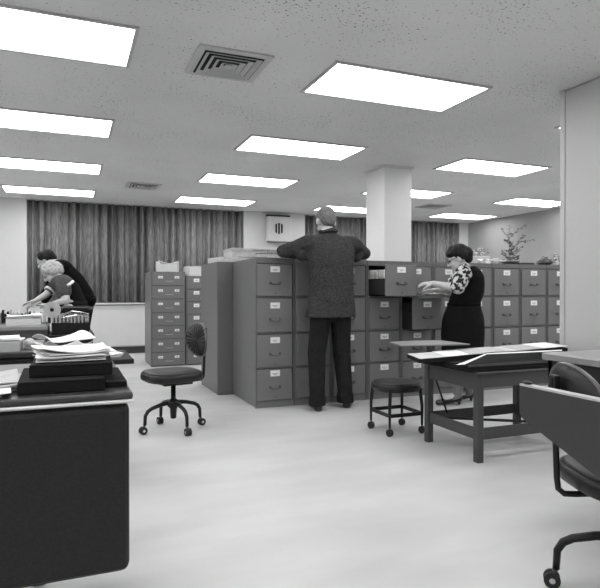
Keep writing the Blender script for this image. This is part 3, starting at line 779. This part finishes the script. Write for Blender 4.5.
# ================================================================== people
def vox(name, key, mb, parent, size=.008, smooth=4, fac=.5):
    o = mb.build(name, key, None)
    bake(o, [('REMESH', dict(mode='VOXEL', voxel_size=size)), ('SMOOTH', dict(factor=fac, iterations=smooth))])
    if not o.data.materials: o.data.materials.append(M[key])
    o.parent = parent
    return o
def frame(fwd, up=(0, 0, 1)):
    f = V3(fwd).normalized(); u_ = V3(up); r = f.cross(u_).normalized(); u_ = r.cross(f)
    return Matrix((r, f, u_)).transposed()    # columns: right, forward, up
def hand(b, wrist, direction, palm_dir, side, curl=.35, s=1.0):
    """palm, four bent fingers and a thumb leaving the side of the palm near its base. palm_dir: way the palm faces"""
    d = V3(direction).normalized(); pn = V3(palm_dir); pn = (pn-d*pn.dot(d)).normalized(); lat = d.cross(pn)*side
    w_ = V3(wrist)
    b.cap(w_, .022*s, w_+d*.03*s, .024*s)
    for k in range(4):                                     # palm rays
        o = (k-1.5)*.0195*s
        b.cap(w_+d*.012*s+lat*o*.6, .014*s, w_+d*.082*s+lat*o, .0115*s, 10)
    for k, L in enumerate((.066, .076, .071, .055)):
        o = (1.5-k)*.0205*s; p = w_+d*.082*s+lat*o*1.02; a = curl*.6; dd = d
        for j, (f, r0, r1) in enumerate(((.45, .0095, .0088), (.32, .0088, .0080), (.23, .0080, .0068))):
            dd = (d*math.cos(a)+pn*math.sin(a)+lat*.04*(1.5-k)).normalized(); q = p+dd*L*f*s
            b.cap(p, r0*s, q, r1*s, 8); p = q; a += curl
    p = w_+d*.022*s+lat*.020*s; t1 = (d*.62+lat*.70+pn*.25).normalized(); q = p+t1*.042*s; b.cap(p, .0145*s, q, .0115*s, 10)
    t2 = (d*.85+lat*.35+pn*.35).normalized(); q2 = q+t2*.030*s; b.cap(q, .0112*s, q2, .0095*s, 8); q3 = q2+(t2+pn*.2).normalized()*.024*s; b.cap(q2, .0095*s, q3, .0078*s, 8)
def head(b, c, R, s=1.0):
    """c: centre of skull; R: 3x3 with right, forward, up"""
    def T(x, y, z): return c+R @ V3((x, y, z))*s
    b.ell(T(0, -.012, .022), (.074*s, .094*s, .088*s), R); b.ell(T(0, .022, -.045), (.058*s, .066*s, .066*s), R)
    b.ell(T(0, .052, -.088), (.030*s, .028*s, .022*s), R)
    b.cap(T(0, .088, .010), .010*s, T(0, .108, -.028), .014*s); b.ell(T(.012, .098, -.032), (.009*s,)*3, R); b.ell(T(-.012, .098, -.032), (.009*s,)*3, R)
    b.ell(T(0, .078, .022), (.050*s, .014*s, .010*s), R)
    b.ell(T(0, .082, -.058), (.024*s, .011*s, .008*s), R); b.ell(T(0, .080, -.068), (.020*s, .011*s, .007*s), R)
    for q in (-1, 1):
        b.ell(T(.078*q, -.010, -.012), (.010*s, .018*s, .032*s), R); b.ell(T(.036*q, .062, -.030), (.018*s, .02*s, .02*s), R)
    return T
def face_bits(T, R, s, parent):
    b = MB()
    for q in (-1, 1): b.ell(T(.031*q, .086, .0), (.011*s, .007*s, .006*s), R, 10, 6)
    b.build('eyes', 'eye', parent, smooth=True)
    b = MB(); b.ell(T(0, .090, -.062), (.020*s, .006*s, .005*s), R, 12, 6); b.build('lips', 'lips', parent, smooth=True)
    b = MB()
    for q in (-1, 1): b.ell(T(.032*q, .090, .024), (.017*s, .005*s, .004*s), R, 10, 6)
    b.build('eyebrows', 'hair_d', parent, smooth=True)
def shoe(b, heel, toe, w_=.042, h_=.05):
    heel, toe = V3(heel), V3(toe); d = (toe-heel).normalized()
    b.cap(heel+V3((0, 0, .035)), .036, heel+d*.06+V3((0, 0, .034)), .036); b.cap(heel+d*.06+V3((0, 0, .036)), .038, toe-d*.05+V3((0, 0, .024)), .034)
    b.ell(toe-d*.045+V3((0, 0, .026)), (.042, .042, .022)); b.ell(heel+V3((0, 0, .016)), (.034, .034, .018)); b.cap(heel+V3((0, 0, .05)), .032, heel+d*.02+V3((0, 0, .07)), .034)

# ---- man at the cabinets, seen from behind, facing +Y
px, py = 2.115, 4.50
t = thing('person', 'grey-haired man in a grey suit, back to the viewer, arms spread over the cabinets', 'person', (px, py, 0))
def W(x, y, z): return V3((px+x, py+y, z))
HR = frame((0, 1, -.42)); hc = W(-.030, .055, 1.640)
SK = MB(); T = head(SK, hc, HR, 1.06)
SK.cap(W(-.03, .02, 1.56), .056, W(-.02, -.01, 1.44), .062)
SK.ell(W(0, 0, 1.25), (.15, .09, .24)); SK.ell(W(.0, -.01, .95), (.14, .09, .12))
arms = {}
for q in (-1, 1):
    sh, el, wr = W(.212*q-.002, .0, 1.445), W(.400*q+.004, .14, 1.378), W(.16*q, .37, 1.362)
    arms[q] = (sh, el, wr); SK.cap(sh, .045, el, .038); SK.cap(el, .038, wr, .024)
    hand(SK, wr, V3((-.45*q, .75, -.12)), (0, 0, -1), -q if True else q, .25, .98)
hips = {-1: (W(-.09, 0, .90), W(-.125, .03, .50), W(-.135, .0, .09)), 1: (W(.09, 0, .90), W(.12, .04, .50), W(.155, .04, .09))}
for q in (-1, 1):
    a, k, f_ = hips[q]; SK.cap(a, .07, k, .05); SK.cap(k, .05, f_, .032); SK.cap(f_, .032, f_+V3((.01, .03, -.05)), .022)
vox('body', 'skin', SK, t, .0065, 3)
face_bits(T, HR, .98, t)
b = MB()
b.ell(T(0, -.022, .040), (.084, .098, .087), HR); b.ell(T(0, -.055, .0), (.075, .064, .072), HR); b.ell(T(0, -.055, -.035), (.060, .048, .037), HR)
vox('hair', 'hair_g', b, t, .008, 2)
b = MB()
N = 20; b.tube([W(-.027+.060*math.cos(2*PI*i/N), .018+.058*math.sin(2*PI*i/N), 1.548-.012*math.sin(2*PI*i/N)) for i in range(N+1)], .013, 8, False)
b.build('shirt_collar', 'shirt', t, smooth=True)
# jacket
b = MB()
rl = []
for z, x, y, ra, rb in ((.805, -.008, -.005, .228, .142), (.82, -.008, -.005, .228, .142), (.92, 0, -.005, .214, .136), (1.02, -.002, -.005, .203, .130), (1.10, -.004, -.006, .199, .128), (1.20, -.006, -.008, .205, .130),
        (1.30, -.008, -.008, .215, .132), (1.38, -.008, -.004, .222, .125), (1.445, -.008, 0, .205, .105), (1.49, -.014, .008, .150, .085), (1.53, -.024, .014, .078, .070), (1.55, -.026, .016, .068, .064)):
    rl.append([b.bm.verts.new(W(x+ra*math.copysign(abs(math.cos(2*PI*k/32))**.85, math.cos(2*PI*k/32)), y+rb*math.copysign(abs(math.sin(2*PI*k/32))**.85, math.sin(2*PI*k/32)), z)) for k in range(32)])
for i_ in range(len(rl)-1):
    for k in range(32): b.bm.faces.new((rl[i_][k], rl[i_][(k+1) % 32], rl[i_+1][(k+1) % 32], rl[i_+1][k]))
b.bm.faces.new(rl[0][::-1]); b.bm.faces.new(rl[-1])
for q in (-1, 1): b.cap(W(.06*q-.02, .01, 1.465), .055, W(.205*q-.006, .0, 1.455), .062)
for q in (-1, 1):
    sh, el, wr = arms[q]; b.cap(sh+V3((0, 0, -.005)), .078, sh.lerp(el, .5)+V3((0, 0, -.01)), .068); b.cap(sh.lerp(el, .5)+V3((0, 0, -.01)), .068, el, .058)
    b.cap(el, .058, el.lerp(wr, .85), .042)
    b.ell(sh.lerp(el, .25)+V3((0, 0, -.06)), (.07, .06, .08))
jk = vox('jacket', 'suit', b, t, .008, 4)
# centre vent and folds as thin raised lines
b = MB(); b.box(px-.004, px+.003, py-.136, py-.124, .80, .98, 0); b.build('jacket_vent', 'suit_b', t)
b = MB(); b.tube([W(-.098, .02, 1.545), W(-.088, -.03, 1.540), W(-.026, -.064, 1.558), W(.036, -.03, 1.556), W(.046, .02, 1.550)], .018, 8); b.build('jacket_collar', 'suit', t, smooth=True)
b = MB()
b.ell(W(0, 0, .88), (.165, .112, .12))
for q in (-1, 1):
    a, k, f_ = hips[q]; b.cap(a, .096, k, .080); b.cap(k, .080, V3((f_.x, f_.y-.005, .12)), .066); b.lathe([(.074, .045), (.076, .06), (.074, .12)], (f_.x, f_.y-.004, 0), 20)
    b.ell(k+V3((0, -.035, -.02)), (.06, .045, .07))
vox('trousers', 'trouser', b, t, .008, 3)
for q, tx in ((-1, V3((.04, .20, 0))), (1, V3((.12, .17, 0)))):
    a, k, f_ = hips[q]; b = MB(); hl = V3((f_.x, f_.y-.030, 0)); shoe(b, hl, hl+tx*1.2); vox('shoe', 'shoe', b, t, .006, 2)
for q in (-1, 1):
    sh, el, wr = arms[q]; b = MB(); b.tube([el.lerp(wr, .84), el.lerp(wr, .98)], .032, 14); b.build('shirt_cuff', 'shirt', t, smooth=True)

# ---- woman at the open drawer, in profile
D = 5.22
t = thing('person', 'dark-haired woman in a black dress and print blouse, reaching into an open drawer', 'person', onz(462, 402, 0))
t['category'] = 'person'
A = lambda x, y, d=0: at(x, y, D+d)
left = -RGT; away = V3((FWD.x, FWD.y, 0)).normalized()
face = (left*.86+away*.30+V3((0, 0, -.38))).normalized()
HR = frame(face); hc = A(458.5, 258.5, .02)
SK = MB(); T = head(SK, hc, HR, .98)
neck = A(466, 270, 0); SK.cap(A(462, 264, .01), .050, neck, .056)
chest, belly, hipc = A(466, 290), A(463, 318), A(463, 335)
SK.ell(chest, (.11, .11, .15)); SK.ell(hipc, (.13, .13, .15)); SK.cap(chest, .11, hipc, .12)
shn, shf = A(463, 274, -.15), A(462, 273, .15)
eln, elf = A(457, 288.5, -.19), A(450, 288, .18)
wrn, wrf = A(433, 283.5, -.02), A(437, 290.5, .10)
SK.cap(shn, .046, eln, .043); SK.cap(eln, .043, wrn, .026); SK.cap(shf, .046, elf, .043); SK.cap(elf, .043, wrf, .026)
hand(SK, wrn, left+away*.15+V3((0, 0, -.02)), (away*.3+V3((0, 0, -1))), 1, .35, .95)
hand(SK, wrf, left+away*.05+V3((0, 0, .10)), (V3((0, 0, -1))), -1, .45, .95)
kn, kf = A(461, 362, -.07), A(463, 362, .09)
ann, anf = A(457, 395.5, -.06), A(469, 392.5, .12)
SK.cap(hipc+V3((0, 0, -.05)), .09, kn, .058); SK.cap(kn, .058, ann, .034); SK.cap(hipc+V3((0, 0, -.05)), .09, kf, .058); SK.cap(kf, .058, anf, .034)
SK.cap(ann, .034, V3((ann.x, ann.y, .06))+left*.10, .024); SK.cap(anf, .034, V3((anf.x, anf.y, .06))+left*.10, .024)
vox('body', 'skin', SK, t, .0065, 3); face_bits(T, HR, .98, t)
b = MB()
for x, y, z, r in ((0, -.03, .045, .088), (0, .02, .075, .062), (.04, -.02, .06, .06), (-.04, -.02, .06, .06), (0, -.085, .02, .062), (.055, -.05, .02, .05), (-.055, -.05, .02, .05), (0, -.075, -.03, .05), (0, .055, .07, .04), (.03, .04, .06, .04), (-.03, .04, .06, .04)):
    b.ell(T(x, y, z), (r, r, r))
vox('hair', 'hair_d', b, t, .009, 2)
b = MB()
for q in (-1, 1):
    b.tube([T(.032*q+.024*math.cos(2*PI*i/16), .098, .0+.018*math.sin(2*PI*i/16)) for i in range(17)], .0025, 6)
    b.tube([T(.056*q, .096, .005), T(.082*q, .04, .008), T(.084*q, -.015, .0)], .0022, 6)
b.tube([T(-.008, .100, .003), T(.008, .100, .003)], .002, 6); b.build('glasses', 'black', t, smooth=True)
# blouse: sleeves and collar
b = MB(); b.cap(shn, .078, shn.lerp(eln, .88), .068); b.cap(shf, .074, shf.lerp(elf, .80), .066); b.ell(A(466, 278), (.13, .14, .10)); b.cap(A(463, 268.5, .0), .062, A(468, 274), .09)
vox('blouse', 'pattern', b, t, .008, 3)
b = MB(); b.tube([A(458, 270, -.07), A(463, 268, -.08), A(469, 267, -.06), A(473, 267.5, 0), A(470, 267, .06)], .018, 8); b.build('collar', 'stocking', t, smooth=True)
# dress: bodice and skirt
def ring_lathe(b, levels, n=28):    # levels: (centre, right radius, depth radius)
    rings = []
    for c_, ra, rb in levels: rings.append([b.bm.verts.new(c_+RGT*ra*math.cos(2*PI*k/n)+away*rb*math.sin(2*PI*k/n)) for k in range(n)])
    for i in range(len(rings)-1):
        for k in range(n): b.bm.faces.new((rings[i][k], rings[i][(k+1) % n], rings[i+1][(k+1) % n], rings[i+1][k]))
    b.bm.faces.new(rings[0][::-1]); b.bm.faces.new(rings[-1]); return b
b = MB()
ring_lathe(b, [(A(470, 266), .05, .06), (A(471.5, 271), .085, .12), (A(471.5, 277), .110, .145), (A(470, 284), .128, .15), (A(468, 292), .143, .152), (A(465.5, 299), .145, .148), (A(464, 304), .146, .145), (A(463.6, 309), .158, .155), (A(463.3, 315), .178, .165),
  (A(463, 322), .190, .178), (A(462.7, 335), .195, .185), (A(462.5, 348), .188, .185), (A(462, 360), .182, .18), (A(461.5, 372), .178, .175), (A(461.5, 377), .174, .172)])
vox('dress', 'dress', b, t, .009, 4)
b = MB(); ring_lathe(b, [(A(464.0, 303.0), .150, .149), (A(463.9, 305.5), .151, .150)]); b.build('belt', 'suit_b', t, smooth=True)
for k_, a_ in ((kn, ann), (kf, anf)):
    b = MB(); b.cap(k_, .064, k_.lerp(a_, .35), .062); b.cap(k_.lerp(a_, .35), .062, a_, .040); b.cap(a_, .040, V3((a_.x, a_.y, .065))+left*.03, .034); vox('stocking', 'stocking', b, t, .007, 2)
for an, fl in ((ann, 0), (anf, 0)):
    b = MB(); hl = V3((an.x, an.y, 0))+RGT*.02; toe = hl+left*.22
    b.cap(hl+V3((0, 0, .062)), .030, hl+left*.06+V3((0, 0, .05)), .030); b.cap(hl+left*.06+V3((0, 0, .048)), .030, toe-left*.03+V3((0, 0, .022)), .026); b.cap(hl+V3((0, 0, .05)), .020, hl+V3((0, 0, .012)), .012)
    b.ell(toe-left*.05+V3((0, 0, .018)), (.036, .036, .017)); vox('shoe', 'shoe', b, t, .006, 2)
loose_sheets('white sheets lying over the opened second drawer, under the hands of the woman', 3.19, 4.62, .968, .28, .22, 8, .05, 51, .014, step=.0055)
p = A(431, 288); 
# ---- man stooping at the far left
def A2(x, y, d=0): return at(x, y, 6.55+d)
t = thing('person', 'dark-haired man in a black suit, stooping over the desks at the far left', 'person', onz(80, 387.5, 0))
face = (left*.80-away*.10+V3((0, 0, -.58))).normalized(); HR = frame(face, (0, 0, 1)); hc = A2(45.5, 260, 0)
SK = MB(); T = head(SK, hc, HR, 1.0)
SK.cap(A2(49, 262), .055, A2(57, 265), .060)
SK.cap(A2(61, 270), .09, A2(78, 292), .10)
sn, sf = A2(58, 268, -.17), A2(60, 266, .17); en, ef = A2(53, 286, -.22), A2(50, 288, .22); wn, wf = A2(44, 301, -.12), A2(38, 302, .12)
for s_, e_, w__ in ((sn, en, wn), (sf, ef, wf)): SK.cap(s_, .045, e_, .038); SK.cap(e_, .038, w__, .025)
hand(SK, wn, left+V3((0, 0, -.35)), V3((0, 0, -1)), 1, .3); hand(SK, wf, left+V3((0, 0, -.35)), V3((0, 0, -1)), -1, .3)
hp = A2(82, 300)
for dd in (-.09, .09):
    f0 = onz(80, 387.5, 0)+away*(dd+.0); kn_ = V3((f0.x, f0.y, .50))+left*.03; SK.cap(hp+away*dd, .08, kn_, .055); SK.cap(kn_, .055, V3((f0.x, f0.y, .09)), .034); SK.cap(V3((f0.x, f0.y, .07)), .03, V3((f0.x, f0.y, .04))+left*.12, .024)
vox('body', 'skin', SK, t, .0075, 3); face_bits(T, HR, 1.0, t)
b = MB()
for x, y, z, r in ((0, -.05, .03, .078), (.035, -.01, .045, .062), (-.035, -.01, .045, .062), (0, -.07, -.02, .058), (.05, -.03, .01, .045), (-.05, -.03, .01, .045), (0, .03, .072, .03)): b.ell(T(x, y, z), (r, r, r))
vox('hair', 'hair_d', b, t, .009, 2)
b = MB(); b.cap(A2(53.0, 263.5), .058, A2(55.5, 265.5), .061); vox('shirt_collar', 'shirt', b, t, .009, 2)
b = MB(); b.ell(A2(62, 270), (.13, .15, .12)); b.cap(A2(61, 271), .135, A2(72, 284), .155); b.cap(A2(72, 284), .155, A2(80, 298), .160); b.ell(A2(81, 300), (.17, .18, .12)); b.cap(A2(80, 300), .16, A2(79, 307), .16)
for s_, e_, w__ in ((sn, en, wn), (sf, ef, wf)): b.cap(s_, .075, e_, .060); b.cap(e_, .060, e_.lerp(w__, .9), .045)
vox('jacket', 'suit_b', b, t, .009, 4)
b = MB()
for dd in (-.09, .09):
    f0 = onz(80, 387.5, 0)+away*dd; kn_ = V3((f0.x, f0.y, .50))+left*.03; b.cap(hp+away*dd, .11, kn_, .078); b.cap(kn_, .078, V3((f0.x, f0.y, .11)), .066)
vox('trousers', 'suit_b', b, t, .009, 3)
for dd in (-.09, .09):
    f0 = onz(80, 387.5, 0)+away*dd; b = MB(); shoe(b, f0+RGT*.04, f0+left*.22); vox('shoe', 'shoe', b, t, .007, 2)

# ---- fair-haired woman beside him
def A3(x, y, d=0): return at(x, y, 6.12+d)
t = thing('person', 'fair-haired woman in a grey blouse with white trim, reaching over the desk papers', 'person', onz(72, 392, 0))
face = (left*.72-away*.25+V3((0, 0, -.66))).normalized(); HR = frame(face); hc = A3(51.5, 272.5)
SK = MB(); T = head(SK, hc, HR, .95)
SK.cap(A3(54, 275), .048, A3(60, 279), .054); SK.cap(A3(63, 284), .075, A3(72, 303), .09)
sn, sf = A3(63, 283, -.15), A3(58, 282, .13); en, ef = A3(66, 300, -.20), A3(46, 294.5, .02); wn, wf = A3(54, 303.5, -.22), A3(35, 301, -.1)
SK.cap(sn, .046, en, .040); SK.cap(en, .040, wn, .026); SK.cap(sf, .044, ef, .036); SK.cap(ef, .036, wf, .025)
hand(SK, wn, left+V3((0, 0, -.15)), V3((0, 0, -1)), 1, .3, .95); hand(SK, wf, left+V3((0, 0, -.25)), V3((0, 0, -1)), -1, .25, .95)
hp = A3(73, 305)
for dd in (-.08, .08):
    f0 = onz(72, 392, 0)+away*dd; kn_ = V3((f0.x, f0.y, .47))+left*.03; SK.cap(hp+away*dd, .08, kn_, .055); SK.cap(kn_, .055, V3((f0.x, f0.y, .09)), .032); SK.cap(V3((f0.x, f0.y, .07)), .03, V3((f0.x, f0.y, .04))+left*.12, .024)
vox('body', 'skin', SK, t, .0065, 3); face_bits(T, HR, .95, t)
b = MB()
for x, y, z, r in ((0, -.03, .04, .085), (.035, .015, .055, .060), (-.035, .015, .055, .060), (0, -.08, .0, .062), (.055, -.03, -.005, .052), (-.055, -.03, -.005, .052), (0, .045, .07, .036), (0, -.08, -.04, .045), (.03, -.10, .03, .04)): b.ell(T(x, y, z), (r, r, r))
vox('hair', 'hair_l', b, t, .008, 2)
b = MB(); b.ell(A3(62, 283), (.12, .15, .09)); b.cap(A3(63, 284), .105, A3(68, 294), .115); b.cap(sn, .080, sn.lerp(en, .50), .072); b.cap(sf, .068, sf.lerp(ef, .62), .058)
vox('blouse', 'blouse', b, t, .008, 3)
b = MB(); q = sf.lerp(ef, .64); q2 = sf.lerp(ef, .74); b.tube([q, q2], .062, 16); b.build('sleeve_trim', 'shirt', t, smooth=True)
b = MB(); b.tube([A3(67.5, 285.5, -.22), A3(70, 284, -.2), A3(73, 281.5, -.13)], .016, 8); b.build('collar_trim', 'shirt', t, smooth=True)
b = MB(); b.cap(A3(70, 291), .115, A3(73, 306), .14); ring_lathe(b, [(A3(73, 302), .14, .16), (A3(73, 320), .17, .18), (A3(73, 350), .19, .19)])
vox('skirt', 'dress', b, t, .009, 3)
for dd in (-.08, .08):
    f0 = onz(72, 392, 0)+away*dd; b = MB(); shoe(b, f0+RGT*.04, f0+left*.2); vox('shoe', 'shoe', b, t, .007, 2)

# the figures' meshes are modelled in world space: move them into the frame of their thing
for o in list(C.objects):
    if o.get('category') == 'person':
        for c_ in o.children: c_.data.transform(Matrix.Translation(-o.location))
